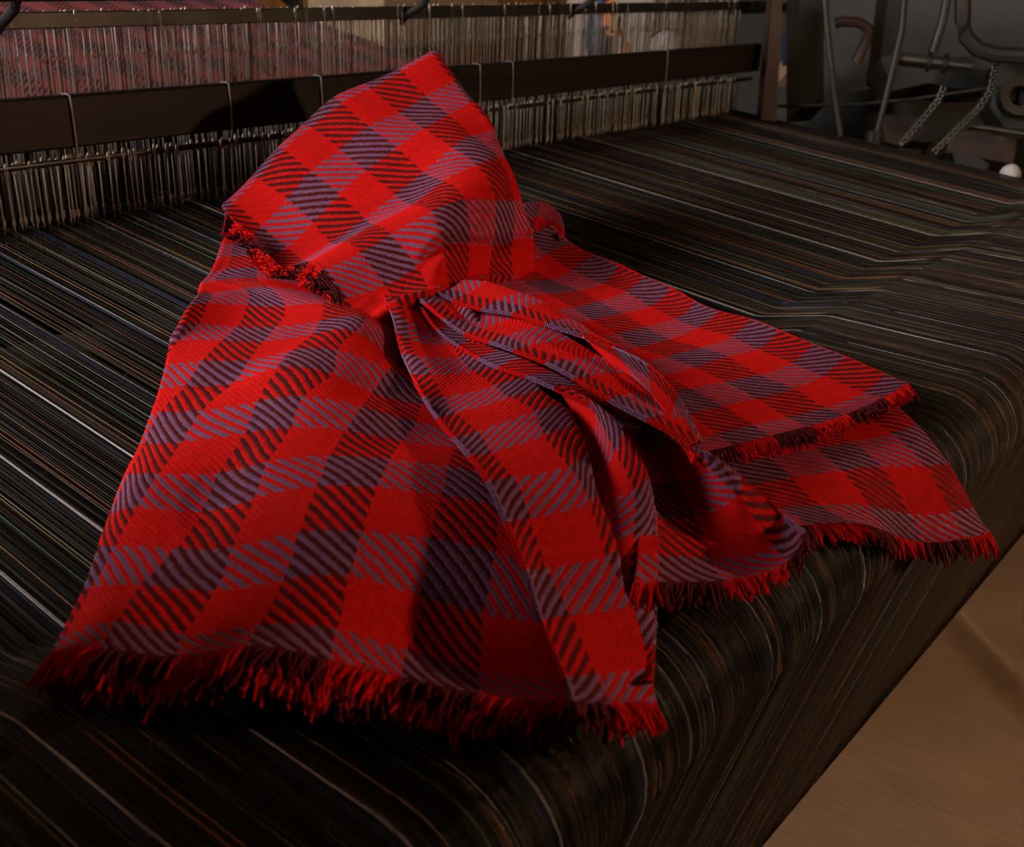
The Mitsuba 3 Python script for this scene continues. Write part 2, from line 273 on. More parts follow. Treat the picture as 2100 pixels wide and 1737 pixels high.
[6293,6126,9386,6105,5800,9398,5949,5458,9385,5815,5116,9381,5685,4768,9433,5539,4420,9491,5439,4071,9519,5279,3713,9548,5135,3344,9548,5005,2998,9565,4890,2635,9564,6405,6119,9372,6216,5795,9379,6058,5456,9356,5928,5110,9374,5799,4772,9431,5648,4437,9477,5554,4063,9503,5389,3723,9525,5240,3375,9530,5114,3019,9538,4996,2665,9538,6480,6117,9358,6290,5797,9364,6131,5456,9340,6004,5107,9372,5876,4772,9431,5722,4447,9469,5630,4054,9492,5463,3727,9511,5312,3387,9515,5187,3026,9521,5070,2669,9522,6833,6153,9278,6648,5819,9272,6480,5483,9316,6371,5106,9386,6264,4716,9433,6124,4352,9436,5998,4011,9426,5829,3693,9438,5658,3376,9418,5553,3007,9432,5445,2643,9453]),
'Eu':([0.0,0.5,0.8,1.3],[-2.0,-1.0,0.0,1.0,2.0,3.0,4.0],
[6441,6123,9387,6383,5751,9380,6320,5383,9396,6238,5004,9464,6139,4623,9498,6054,4246,9525,5946,3882,9538,6625,6148,9372,6569,5772,9384,6513,5400,9423,6423,5031,9468,6318,4665,9475,6223,4300,9473,6118,3942,9491,6736,6167,9376,6680,5788,9393,6628,5410,9428,6535,5045,9461,6426,4685,9454,6331,4323,9451,6230,3961,9500,6917,6204,9414,6861,5816,9420,6824,5410,9421,6721,5055,9432,6603,4708,9407,6520,4335,9450,6417,3976,9535]),
'El':([0.0,0.3,0.5,1.0,1.2],[2.0,3.0,4.0,5.0,6.0],
[6061,4244,9524,5952,3876,9542,5809,3507,9550,5619,3165,9480,5405,2861,9344,5995,4155,9536,5880,3793,9529,5719,3444,9530,5517,3119,9496,5305,2822,9381,5963,4087,9530,5834,3735,9522,5659,3399,9521,5449,3085,9504,5242,2783,9401,5930,3915,9459,5729,3595,9507,5511,3294,9515,5283,3000,9500,5085,2686,9448,5916,3846,9431,5686,3538,9486,5457,3242,9514,5215,2966,9500,5021,2649,9467]),
'F':([0.0,1.0,2.0,3.0,4.0,5.0,6.0],[-2.0,-1.0,0.0,1.0,2.0,3.0,4.0,5.0,6.0,7.0,8.0,9.0,10.0,10.6],
[9121,6850,9371,9034,6506,9249,8932,6162,9216,8851,5804,9202,8743,5433,9187,8635,5053,9168,8480,4706,9149,8316,4364,9170,8202,3999,9208,8038,3656,9226,7903,3293,9233,7738,2948,9256,7599,2585,9257,7500,2376,9265,8743,6879,9311,8649,6530,9209,8567,6146,9137,8522,5740,9090,8385,5388,9112,8261,5032,9078,8118,4675,9076,7946,4347,9109,7839,3975,9144,7669,3643,9163,7536,3282,9173,7368,2951,9201,7233,2571,9216,7109,2396,9259,8366,6866,9268,8291,6494,9182,8200,6138,9113,8152,5759,9094,8012,5430,9088,7885,5075,9081,7736,4739,9070,7580,4389,9083,7465,4027,9128,7302,3704,9173,7163,3356,9154,7016,3007,9179,6850,2688,9175,6737,2501,9213,7997,6933,9261,7920,6566,9206,7837,6199,9159,7769,5829,9126,7657,5465,9100,7502,5143,9095,7373,4792,9083,7212,4472,9084,7083,4137,9119,6945,3796,9159,6799,3451,9175,6654,3116,9178,6478,2791,9188,6369,2594,9215,7634,7029,9267,7555,6661,9230,7475,6293,9195,7397,5926,9158,7286,5569,9127,7138,5227,9105,6999,4882,9088,6844,4543,9090,6710,4196,9128,6589,3840,9174,6424,3530,9205,6293,3186,9209,6113,2865,9222,5994,2678,9243,7270,7129,9275,7190,6760,9244,7110,6392,9213,7028,6026,9178,6916,5669,9145,6773,5322,9115,6629,4976,9095,6478,4632,9097,6342,4283,9132,6214,3936,9188,6061,3599,9240,5934,3245,9239,5747,2927,9254,5620,2746,9277,6904,7226,9281,6823,6857,9252,6744,6489,9223,6660,6125,9190,6549,5769,9156,6408,5423,9125,6262,5076,9104,6112,4728,9105,5974,4374,9135,5839,4017,9183,5693,3660,9220,5572,3289,9242,5379,2970,9295,5248,2789,9323]),
'G':([0.0,1.0,2.0,3.0,4.0,5.0,6.0],[0.0,1.0,2.0,3.0,3.65],
[7671,2507,9019,7423,2235,9012,7244,1918,8872,7084,1653,8676,7182,1552,8508,7305,2563,9015,7070,2281,9039,6881,1968,8958,6725,1705,8776,6795,1586,8598,6968,2709,9010,6750,2431,9024,6541,2137,9009,6367,1849,8840,6429,1755,8661,6634,2884,9031,6441,2553,9042,6217,2273,9053,6034,1998,8972,6067,1873,8826,6307,3072,9042,6132,2738,9025,5909,2466,9045,5723,2185,9027,5692,1943,9006,5963,3233,9049,5791,2899,9036,5566,2618,9051,5404,2287,9086,5309,2078,9100,5606,3364,9054,5425,3027,9045,5213,2699,9063,5059,2365,9172,4949,2149,9197]),
'H':([0.0,0.5,1.5,2.5,3.5],[-2.0,-1.0,0.0,1.0,2.0,3.0,3.65],
[5827,3232,9388,5491,3065,9470,5148,2920,9465,4931,2644,9533,5069,2419,9376,5076,2124,9229,4928,1937,9262,5858,3411,9343,5581,3158,9345,5293,2913,9349,5071,2611,9374,4909,2339,9351,4931,2100,9120,4771,1936,9154,6059,3671,9274,5786,3405,9257,5504,3137,9193,5211,2869,9136,4934,2576,9113,4632,2308,9080,4449,2137,9098,5712,3656,9323,5447,3388,9301,5178,3134,9276,4909,2887,9232,4617,2652,9200,4309,2443,9183,4107,2318,9169,5344,3755,9271,5078,3480,9311,4821,3184,9356,4601,2853,9361,4274,2702,9303,3955,2539,9286,3749,2419,9238]),
'I':([-1.0,0.0,1.0,2.0,3.0,4.0,5.0,6.0,7.0],[-0.5,0.0,1.0,2.0,3.0,4.0,5.0,5.6,5.85,6.0,6.15,6.4,7.0],
[5947,8400,9724,5965,8210,9706,6032,7875,9573,5916,7576,9503,5816,7255,9412,5596,6992,9468,5452,6666,9516,5397,6464,9457,5376,6382,9416,5362,6333,9389,5348,6285,9361,5323,6205,9314,5246,6020,9212,6297,8576,9751,6249,8404,9763,6304,8079,9593,6277,7702,9463,6161,7339,9440,5975,7015,9528,5831,6667,9560,5780,6467,9472,5761,6385,9422,5748,6335,9392,5735,6286,9364,5708,6203,9324,5610,5993,9297,6613,8608,9922,6563,8426,9946,6603,8054,9813,6606,7704,9645,6506,7355,9537,6342,7006,9634,6202,6641,9635,6167,6433,9519,6153,6349,9464,6143,6300,9433,6130,6251,9407,6098,6171,9378,5952,5985,9425,6885,8545,10171,6843,8362,10195,6863,8006,10042,6889,7645,9879,6875,7295,9709,6694,6981,9737,6555,6636,9733,6525,6424,9618,6514,6337,9559,6505,6287,9525,6493,6237,9493,6464,6156,9449,6326,5979,9430,7181,8507,10376,7154,8318,10381,7180,7950,10220,7180,7593,10068,7198,7224,9900,7055,6874,9876,6933,6520,9896,6874,6370,9778,6880,6349,9694,6960,6409,9613,6856,6302,9594,6760,6195,9538,6687,6079,9378,7491,8397,10642,7464,8213,10594,7474,7863,10418,7491,7495,10256,7502,7150,10079,7393,6794,10063,7299,6469,9957,7252,6366,9761,7272,6376,9649,7388,6476,9546,7253,6359,9527,7131,6256,9469,7042,6185,9322,7878,8337,10745,7802,8168,10716,7832,7802,10525,7792,7432,10418,7785,7054,10291,7735,6703,10180,7691,6443,9907,7641,6384,9674,7657,6409,9563,7770,6515,9463,7630,6407,9450,7500,6314,9404,7411,6243,9293,8256,8247,10857,8162,8086,10865,8174,7774,10658,8134,7428,10517,8122,7102,10360,8101,6756,10202,8065,6525,9833,8008,6460,9619,8021,6476,9526,8136,6573,9436,7992,6461,9429,7863,6359,9384,7794,6266,9192,8620,8111,11027,8494,7980,11019,8541,7731,10775,8462,7443,10615,8493,7128,10382,8460,6851,10106,8418,6643,9777,8370,6533,9576,8390,6524,9480,8510,6605,9388,8368,6483,9377,8241,6368,9328,8176,6285,9136]),
'J':([0.0,1.0,2.0,3.0],[0.0,1.0,2.0],
[8966,7265,9517,8647,7110,9410,8383,6853,9332,9318,7382,9499,9010,7192,9388,8739,6949,9292,9671,7422,9459,9356,7229,9355,9074,7019,9248,9623,7113,9374,9341,6878,9327,9009,6691,9322]),
}

A_MIN = [(0.0, 1.78), (0.5, 1.76), (1.0, 1.72), (1.5, 1.63), (2.0, 1.58), (2.5, 1.65), (3.0, 1.54), (3.5, 1.08), (4.0, 0.67), (4.5, 0.53), (5.0, 0.54), (5.5, 0.53), (6.0, 0.54), (6.5, 0.71), (7.0, 0.92), (7.5, 1.06), (8.0, 1.16), (8.5, 1.27), (9.0, 1.42), (9.5, 1.62), (10.0, 1.8), (10.5, 1.88), (11.0, 1.89), (11.5, 1.88), (12.0, 1.86), (12.5, 1.86), (13.0, 2.02), (13.5, 2.32), (14.0, 2.6), (14.5, 2.77), (15.0, 2.87), (15.5, 2.89), (16.0, 2.93), (16.5, 2.96)]
CHECK = 0.038
THICK = 0.0017

class Panel:
    def __init__(s, name, du, dv, mirror):
        us, vs, q = PANELS[name]
        s.us, s.vs = us, vs
        Q = np.array(q, float).reshape(len(us), len(vs), 3) / 10000
        s.sp = [RectBivariateSpline(us, vs, Q[..., i], kx=min(3, len(us) - 1), ky=min(3, len(vs) - 1)) for i in range(3)]
        s.du, s.dv, s.mirror = du, dv, mirror
    def __call__(s, u, v): return np.stack([f.ev(u, v) for f in s.sp], -1)
    def uv(s, u, v):
        U = np.asarray(u) + s.du
        return np.stack([1 - U if s.mirror else U, np.asarray(v) + s.dv + 0 * U], -1)

SP = {'A': Panel('A', 0, 0, False), 'B': Panel('B', .5, 0, True), 'Cu': Panel('Cu', .5, 1, False), 'Cl': Panel('Cl', .5, 1, False), 'D': Panel('D', .5, 1, True),
      'Eu': Panel('Eu', .5, 0, True), 'El': Panel('El', .5, 1, False), 'F': Panel('F', 0, 0, True), 'G': Panel('G', 0, 1, True), 'H': Panel('H', .5, 1, True),
      'I': Panel('I', 1, 1, False), 'J': Panel('J', 1, 0, False)}

def table(t): a = np.array(t, float); return lambda v: np.interp(v, a[:, 0], a[:, 1])

def grid(name, v0, v1, umin, umax, lmin=None, lmax=None, dens=14, vfun=None):
    """Surface points of one panel as rows of constant v, with rolled hems: lmin / lmax = (radius, angle, straight) at either side."""
    S = SP[name]
    nv = max(8, int((v1 - v0) * dens))
    v = np.linspace(v0, v1, nv)
    a, b = umin(v), umax(v)
    nu = max(8, int(np.max(b - a) * dens))
    s = np.linspace(0, 1, nu)
    u = a[:, None] + (b - a)[:, None] * s[None]
    V = v[:, None] + 0 * u
    if vfun is not None: V = vfun(u, V)
    P, UV = S(u, V), S.uv(u, V)
    d_u = np.gradient(P, axis=1); d_v = np.gradient(P, axis=0)
    n = np.cross(d_u, d_v); n /= np.linalg.norm(n, axis=-1, keepdims=True) + 1e-12
    if (n * (EYE - P)).sum(-1).mean() < 0: n = -n
    def hem(P, UV, n, e, spec, first):
        r, ang, straight = spec
        p0, n0, uv0 = P[:, 0 if first else -1], n[:, 0 if first else -1], UV[:, 0 if first else -1]
        duv = UV[:, 1] - UV[:, 0] if first else UV[:, -1] - UV[:, -2]
        duv = duv / (np.linalg.norm(duv, axis=-1, keepdims=True) + 1e-9) * (-1 if first else 1)
        rows, ruv, dist = [], [], 0
        k = 9
        for f in np.linspace(0, ang, k + 1)[1:]:
            dist = r * f
            rows.append(p0 - r * n0 + r * (n0 * math.cos(f) + e * math.sin(f))); ruv.append(uv0 + duv * dist / CHECK)
        if straight > 0:
            d = -n0 * math.sin(ang) + e * math.cos(ang)
            for q in np.linspace(0, straight, max(3, int(straight / .004)))[1:]:
                rows.append(rows[k - 1] + d * q); ruv.append(uv0 + duv * (dist + q) / CHECK)
        rows, ruv = np.stack(rows, 1), np.stack(ruv, 1)
        lift = np.maximum(sheet_z(rows[..., 1]) + 0.0012 - rows[..., 2], 0); rows[..., 2] += lift
        if first: return np.concatenate([rows[:, ::-1], P], 1), np.concatenate([ruv[:, ::-1], UV], 1)
        return np.concatenate([P, rows], 1), np.concatenate([UV, ruv], 1)
    def smooth_rows(e):
        for _ in range(6): e = (np.roll(e, 1, 0) * 1 + e * 2 + np.roll(e, -1, 0)) / 4 if len(e) > 4 else e
        return e / np.linalg.norm(e, axis=-1, keepdims=True)
    core = (P, UV, n, u, V)
    e0 = P[:, 0] - P[:, 2]; e1 = P[:, -1] - P[:, -3]
    def perp(e, nn): e = e - nn * (e * nn).sum(-1, keepdims=True); return e / (np.linalg.norm(e, axis=-1, keepdims=True) + 1e-12)
    nP, nUV = P, UV
    if lmin: nP, nUV = hem(nP, nUV, n, perp(e0, n[:, 0]), lmin, True)
    if lmax:
        n2 = np.concatenate([n[:, :1]] * (nP.shape[1] - P.shape[1]) + [n], 1)
        nP, nUV = hem(nP, nUV, n2, perp(e1, n[:, -1]), lmax, False)
    return nP, nUV, core

def shell(P, UV, thick=THICK):
    """A sheet with thickness: (vertices, quads, uv)"""
    d_u = np.gradient(P, axis=1); d_v = np.gradient(P, axis=0)
    n = np.cross(d_u, d_v); n /= np.linalg.norm(n, axis=-1, keepdims=True) + 1e-12
    R, C = P.shape[:2]
    top, bot = P + n * thick / 2, P - n * thick / 2
    v = np.vstack([top.reshape(-1, 3), bot.reshape(-1, 3)]); uv = np.vstack([UV.reshape(-1, 2)] * 2)
    i, j = np.meshgrid(np.arange(R - 1), np.arange(C - 1), indexing='ij')
    a, b, c, d = i * C + j, i * C + j + 1, (i + 1) * C + j + 1, (i + 1) * C + j
    q = np.stack([a, b, c, d], -1).reshape(-1, 4)
    m = R * C
    faces = [np.vstack([q[:, [0, 1, 2]], q[:, [0, 2, 3]]]), np.vstack([q[:, [0, 2, 1]], q[:, [0, 3, 2]]]) + m]
    ring = np.concatenate([np.arange(C), np.arange(1, R) * C + C - 1, (R - 1) * C + np.arange(C - 2, -1, -1), np.arange(R - 2, 0, -1) * C])
    r2 = np.roll(ring, -1)
    base = len(v)
    v = np.vstack([v, v[ring], v[ring + m]]); uv = np.vstack([uv, uv[ring], uv[ring]])
    k = np.arange(len(ring)); k2 = np.roll(k, -1); L = len(ring)
    faces += [np.stack([base + k, base + L + k, base + L + k2], 1), np.stack([base + k, base + L + k2, base + k2], 1)]
    return v, np.vstack(faces), uv

CLOTH = []
def add_cloth(P, UV): CLOTH.append(shell(P, UV))

STRAND = dict(red=np.array(RED), maroon=np.array(MAROON) * 1.05, purple=np.array(PURPLE))
def fringe(p, d, n, U, length=0.013, spacing=0.00075, maroon_even=True, droop=0.5, spread=0.26, floor_gap=0.0012, curl=0.0, lean=0.0):
    """Strands along an edge: points p, outward d, normal n, warp coordinate U (the colour follows the warp's checks)."""
    seg = np.linalg.norm(np.diff(p, axis=0), axis=1); s = np.concatenate([[0], np.cumsum(seg)])
    parts, cols = [], []
    at = np.arange(0.0004, s[-1], spacing)
    for a in at:
        a = np.clip(a + rng.normal(0, 0.0004), 0, s[-1])
        f = lambda q: np.array([np.interp(a, s, q[:, k]) for k in range(3)])
        p0, d0, n0 = f(p), f(d), f(n); d0 = d0 / np.linalg.norm(d0)
        side = np.cross(d0, n0)
        cl = 0.5 * math.sin(a * 190) + 0.4 * math.sin(a * 83 + 1)
        d0 = d0 + side * (lean + rng.normal(0, spread * .5) + spread * cl * .8) + n0 * rng.normal(0.05, 0.18)
        d0 /= np.linalg.norm(d0)
        u = np.interp(a, s, U)
        L = length * (0.72 + 0.38 * rng.random())
        t = np.linspace(-0.15, 1, 6)
        pts = p0 + d0 * (t * L)[:, None]
        pts[:, 2] -= droop * L * np.clip(t, 0, 1) ** 2
        pts += side * (np.clip(t, 0, 1) ** 2 * rng.normal(0, .15) * L)[:, None]
        if curl:
            ph, fq = rng.random() * 6.3, 1.5 + 2 * rng.random()
            pts += (side * np.cos(ph + t * fq * 3)[:, None] + n0 * np.sin(ph + t * fq * 3)[:, None]) * curl * np.clip(t, 0, 1)[:, None]
        pts[:, 2] = np.maximum(pts[:, 2], sheet_z(pts[:, 1]) + floor_gap)
        v, fc = tube_vf(pts, np.array([.85, 1, 1.05, 1.1, 1.05, .8]) * 0.00086 * (0.8 + .3 * rng.random()), 5)
        parts.append((v, fc))
        even = math.floor(u) % 2 == 0
        c = STRAND['maroon' if even == maroon_even else 'red'] * (0.85 + 0.3 * rng.random())
        cols.append(np.tile(c, (len(v), 1)))
    v, f_ = join(parts)
    return v, f_, np.vstack(cols)

def selvedge(p, n, out, V, purple_even=True):
    """The edge loops: each weft thread turns back around the outermost warp."""
    seg = np.linalg.norm(np.diff(p, axis=0), axis=1); s = np.concatenate([[0], np.cumsum(seg)])
    pitch, m = 0.0023, 9
    tt = np.arange(0, s[-1], pitch / m)
    f = lambda q: np.stack([np.interp(tt, s, q[:, k]) for k in range(3)], 1)
    P0, N0, O0 = f(p), f(n), f(out)
    ang = tt / pitch * 2 * np.pi
    r = 0.00115 * (1 + 0.25 * np.sin(tt * 700) * np.sin(tt * 271))
    pts = P0 + O0 * (np.cos(ang) * r)[:, None] + N0 * (np.sin(ang) * r)[:, None]
    v, fc = tube_vf(pts, 0.00078, 5)
    vv = np.interp(tt, s, V)
    even = np.floor(vv).astype(int) % 2 == 0
    c = np.where((even == purple_even)[:, None], STRAND['purple'] * 1.25, STRAND['red'])
    c = np.repeat(c, 5, 0); c = np.vstack([c, c[:1], c[-1:]])
    return v, fc, c

FRINGES, SELV = [], []
def edge_of(core, which):
    P, UV, n, u, V = core
    if which == 'bottom': return P[-1], P[-1] - P[-3], n[-1], UV[-1, :, 0]
    if which == 'top': return P[0], P[0] - P[2], n[0], UV[0, :, 0]
    if which == 'left': return P[:, 0], P[:, 0] - P[:, 2], n[:, 0], UV[:, 0, 1]

C0 = lambda c: (lambda v: np.full(np.shape(v), float(c)))
# --- front panel, rolled along its left side over a second layer
LEAN = 0.25
a_min = table(A_MIN)
a_max = table([(0, 5.6), (6, 6.3), (8, 7.1), (10, 8.2), (12, 9.2), (14, 9.95), (15, 10), (16.6, 10)])
P, UV, core = grid('A', -1.0, 16.6, a_min, a_max, lmin=(0.0045, math.pi, 0.006))
add_cloth(P, UV)
FRINGES.append(fringe(*edge_of(core, 'bottom'), length=0.018, lean=LEAN, spread=.3))
low = core[0][-1] + np.array([0, 0, -0.0045]) + (core[0][-1] - core[0][-8]) / np.linalg.norm(core[0][-1] - core[0][-8], axis=-1, keepdims=True) * 0.006
low[:, 2] = np.maximum(low[:, 2], sheet_z(low[:, 1]) + 0.0015)
FRINGES.append(fringe(low, core[0][-1] - core[0][-3], core[2][-1], core[1][-1, :, 0] + 0.9, length=0.016, floor_gap=0.0008, lean=LEAN * .6, spread=.3))
# the second layer's lower hem, just inside the front panel's edge
hemP = np.stack([low + (core[0][-1 - k] - core[0][-1]) * 1.0 - np.array([0, 0, 0.0006]) for k in range(0, 22, 3)][::-1])
hemP[..., 2] = np.minimum(hemP[..., 2], np.stack([core[0][-1 - k][:, 2] - 0.003 for k in range(0, 22, 3)][::-1]))
add_cloth(hemP, np.stack([core[1][-1 - k] + np.array([0.9, 0]) for k in range(0, 22, 3)][::-1]))
# --- second panel: selvedge on the left, rolled over on the right
b_max = table([(-1, 1.9), (0, 2.2), (6.5, 2.19), (7, 2.18), (7.5, 2.12), (8, 2.0), (8.5, 1.85), (9, 1.72), (9.5, 1.65), (10, 1.57), (10.5, 1.46), (11, 1.39), (12, 1.33), (12.6, 1.3)])
P, UV, core = grid('B', -1, 12.6, C0(0), b_max, lmax=(0.007, 2.2, 0.012))
add_cloth(P, UV); FRINGES.append(fringe(*edge_of(core, 'bottom'), length=0.014))
e = edge_of(core, 'left'); SELV.append(selvedge(e[0], e[2], e[1] / np.linalg.norm(e[1], axis=-1, keepdims=True), core[4][:, 0]))
# --- third leaf
P, UV, core = grid('Cu', -1, 8, C0(0), C0(.5)); add_cloth(P, UV)
e = edge_of(core, 'left'); SELV.append(selvedge(e[0], e[2], e[1] / np.linalg.norm(e[1], axis=-1, keepdims=True), core[4][:, 0] + 1))
cl_max = table([(0, 1.6), (1, 1.6), (2, 1.6), (3, 1.6), (4, 1.5), (5, 1.25), (6, 1.0), (7, .8)])
P, UV, core = grid('Cl', 0, 7, C0(0), cl_max); add_cloth(P, UV)
e = edge_of(core, 'left'); k = int(len(e[0]) * 1.8 / 7)
SELV.append(selvedge(e[0][k:], e[2][k:], (e[1] / np.linalg.norm(e[1], axis=-1, keepdims=True))[k:], core[4][k:, 0] + 1))
# --- fourth leaf, upper and lower face
d_max = table([(0, 1.5), (5, 1.5), (6, 1.5), (7, 1.45), (8, 1.05), (9, .35)])
P, UV, core = grid('D', -1, 9, C0(0), d_max, lmax=(0.005, 1.6, 0.01)); add_cloth(P, UV)
e = edge_of(core, 'left'); SELV.append(selvedge(e[0], e[2], e[1] / np.linalg.norm(e[1], axis=-1, keepdims=True), core[4][:, 0] + 1))
P, UV, core = grid('H', -2, 3.65, table([(-2, .5), (-1, .4), (0, 0), (3.65, 0)]), C0(2.9)); add_cloth(P, UV)
FRINGES.append(fringe(*edge_of(core, 'bottom'), length=0.013))
e = edge_of(core, 'left'); k = int(len(e[0]) * 3.0 / 5.65)
SELV.append(selvedge(e[0][k:], e[2][k:], (e[1] / np.linalg.norm(e[1], axis=-1, keepdims=True))[k:], core[4][k:, 0] + 1))
# --- fifth leaf
eu_max = table([(-2, .9), (-1, 1.3), (2, 1.3), (3, .8), (4, .5)])
P, UV, core = grid('Eu', -1.6, 4, C0(0), eu_max, lmax=(0.008, 1.7, 0.02)); add_cloth(P, UV)
e = edge_of(core, 'left'); SELV.append(selvedge(e[0], e[2], e[1] / np.linalg.norm(e[1], axis=-1, keepdims=True), core[4][:, 0]))
el_max = table([(2, 1.1), (4, 1.2), (5, 1.05), (6, .3)])
P, UV, core = grid('El', 2, 6, C0(0), el_max); add_cloth(P, UV)
e = edge_of(core, 'left'); k = int(len(e[0]) * .95 / 4)
SELV.append(selvedge(e[0][k:], e[2][k:], (e[1] / np.linalg.norm(e[1], axis=-1, keepdims=True))[k:], core[4][k:, 0] + 1))
# --- right panel and the layer beneath it
P, UV, core = grid('F', -2, 10.6, C0(0), C0(5.9), lmin=(0.0045, math.pi, 0.02)); add_cloth(P, UV)
FRINGES.append(fringe(*edge_of(core, 'bottom'), length=0.012, maroon_even=False))
P, UV, core = grid('G', 0, 3.65, C0(0), C0(5.6), lmin=(0.004, 2.6, 0.01)); add_cloth(P, UV)
FRINGES.append(fringe(*edge_of(core, 'bottom'), length=0.013, maroon_even=False))
# --- the knotted top
P, UV, core = grid('I', -.33, 7.0, table([(-.4, -.25), (0, -.45), (1, -.85), (2, -.95), (2.6, -.85), (3.2, -.2), (4, -.05), (5, -.05), (6, -.1), (7, -.1)]),
                   table([(-.5, 7), (2.4, 7), (3, 6.87), (3.5, 6.65), (4, 6.4), (5, 6.6), (6, 6.9), (7, 6.8)]), lmax=(0.010, 1.9, 0.03))
add_cloth(P, UV)
Pc, UVc, nc = core[0], core[1], core[2]
# its far side: from the ridge over and down to the warp behind
rowt, nt = Pc[0], nc[0]
eo = rowt - Pc[2]; eo = eo - nt * (eo * nt).sum(-1, keepdims=True); eo /= np.linalg.norm(eo, axis=-1, keepdims=True)
rows, ruv, rr = [], [], 0.006
for f in np.linspace(0, 2.5, 9): rows.append(rowt - rr * nt + rr * (nt * math.cos(f) + eo * math.sin(f))); ruv.append(UVc[0] + np.array([0, -1]) * rr * f / CHECK)
foot = rows[-1] + np.array([0.03, 0.05, 0]); foot[:, 2] = sheet_z(foot[:, 1]) + 0.004
for q in np.linspace(0, 1, 12)[1:]:
    rows.append(rows[8] * (1 - q) + foot * q + np.array([0.01, 0.012, 0]) * math.sin(q * math.pi)); ruv.append(ruv[8] + np.array([0, -1.0]) * q * 4)
add_cloth(np.stack(rows), np.stack(ruv))
# underside of the knot: from its lower edge inward
rowb, nb = Pc[-1], nc[-1]
eb = rowb - Pc[-4]; eb = eb - nb * (eb * nb).sum(-1, keepdims=True); eb /= np.linalg.norm(eb, axis=-1, keepdims=True)
rows, ruv, rr = [], [], 0.004
for f in np.linspace(0, 2.4, 10): rows.append(rowb - rr * nb + rr * (nb * math.cos(f) + eb * math.sin(f))); ruv.append(UVc[-1] - np.array([0, 1]) * .02 * f)
dirb = -nb * math.sin(2.4) + eb * math.cos(2.4)
for q in np.linspace(0, .02, 6)[1:]: rows.append(rows[9] + dirb * q); ruv.append(ruv[9] - np.array([0, 1]) * q / CHECK)
add_cloth(np.stack(rows), np.stack(ruv))
# its fringed end on the left
le, ln = Pc[:, 0], nc[:, 0]
lo_ = Pc[:, 0] - Pc[:, 3]; lo_ /= np.linalg.norm(lo_, axis=-1, keepdims=True)
k0 = int(len(le) * .1)
FRINGES.append(fringe(le[k0:], lo_[k0:] * .8 + np.array([0.25, -.35, -.2]), ln[k0:], core[1][k0:, 0, 1] + 0, length=0.011, spread=.7, droop=.3, curl=.004))
FRINGES.append(fringe(le[k0:] - nc[k0:, 0] * .004, lo_[k0:] * .7 + np.array([0.1, -.2, -.1]), ln[k0:], core[1][k0:, 0, 1] + .4, length=0.013, spread=.8, droop=.4, curl=.005))
P, UV, core = grid('J', 0, 2, C0(0), C0(3), lmax=(0.006, 1.6, 0.012)); add_cloth(P, UV)

sh = thing('shawl', 'red, maroon and purple checked wool shawl with fringed ends bunched on the loom warp', 'shawl')
vs, fs, us_, n = [], [], [], 0
for v, f, uv in CLOTH:
    vs.append(v); fs.append(f + n); us_.append(uv); n += len(v)
scene[sh + '__cloth'] = mikit.ply((np.vstack(vs), np.vstack(fs)), 'wool_twill', smooth=True, uv=np.vstack(us_))
for v, f, c in FRINGES:
    k = obj('fringe', (v, f), 'wool_strand', sh, smooth=True, color=c)
    tag(k, 'short cut yarn fringe in red and maroon', kind='stuff')
for v, f, c in SELV:
    k = obj('selvedge', (v, f), 'wool_strand', sh, smooth=True, color=c)
    tag(k, 'looped edge in red and purple yarn', kind='stuff')

# ------------------------------------------------------------------ the warp
def thread_path(x, lift, wav, y_back=1.12):
    ys = [y_back, 1.07, YH] + list(np.linspace(YH, YA, 9)[1:-1]) + [YA + .004, YA - .004, YB + .003, YB - .004] + list(np.linspace(YB, YR, 5)[1:-1])
    pts = [(x, y, float(sheet_z(y))) for y in ys]
    for a in np.linspace(0, TH, 9): pts.append((x, YR - RR * math.sin(a), H0 - RR + RR * math.cos(a)))
    for q in (0.25, 0.5, 0.75, 1.0): pts.append((x, YE + (YW - YE) * q, ZE + (ZW - ZE) * q))
    for a in np.linspace(0, 1.9, 6)[1:]:
        an = AL + a
        pts.append((x, BEAM[0] - R_BEAM * math.cos(an), BEAM[1] - R_BEAM * math.sin(an)))
    p = np.array(pts)
    m = len(p)
    w = np.zeros((m, 2)); w[2:] = rng.normal(0, wav, (m - 2, 2)); w[2:, 1] *= .5
    lf = np.interp(p[:, 1], [YB, YA, YH, 1.5], [0, 1, 1.5, 1.5]) * lift
    p[:, 0] += w[:, 0]; p[:, 2] += w[:, 1] + lf
    return p
wp = thing('warp', 'dark striped wool warp stretched from the heddles over the front roller down to the beam', 'warp threads')
PAL = [np.array(c) for c in ((.040, .031, .024), (.030, .032, .026), (.050, .040, .030), (.045, .024, .018), (.026, .026, .030), (.065, .050, .034), (.036, .042, .030), (.075, .045, .022), (.055, .055, .050))]
special = []
for kx in range(-4, 28):
    xw = 0.281 + 0.0605 * kx
    odd = kx % 2
    special += [(xw, (.55, .50, .50), .00046), (xw + .0007, (.40, .36, .36), .00036)]
    for q in range(4): special.append((xw - .0016 - .0012 * q, (.014, .020, .045), .00042))
    if odd:
        special += [s_ for s_ in [(xw + .0085, (.28, .12, .045), .0004), (xw + .0125, (.26, .15, .06), .0004), (xw + .0275, (.055, .14, .06), .0004), (xw + .037, (.22, .16, .05), .00035)] if rng.random() < .75]
    else:
        special += [(xw + .0145, (.22, .07, .025), .00042), (xw + .0185, (.20, .075, .03), .00038), (xw + .030, (.16, .12, .06), .00036), (xw - .021, (.20, .18, .17), .00038), (xw + .043, (.13, .045, .02), .00038)]
threads = []
for xs, c, r in special: threads.append((xs, np.array(c), r, rng.normal(0, .0006), 0.00018, True))
x = -0.03
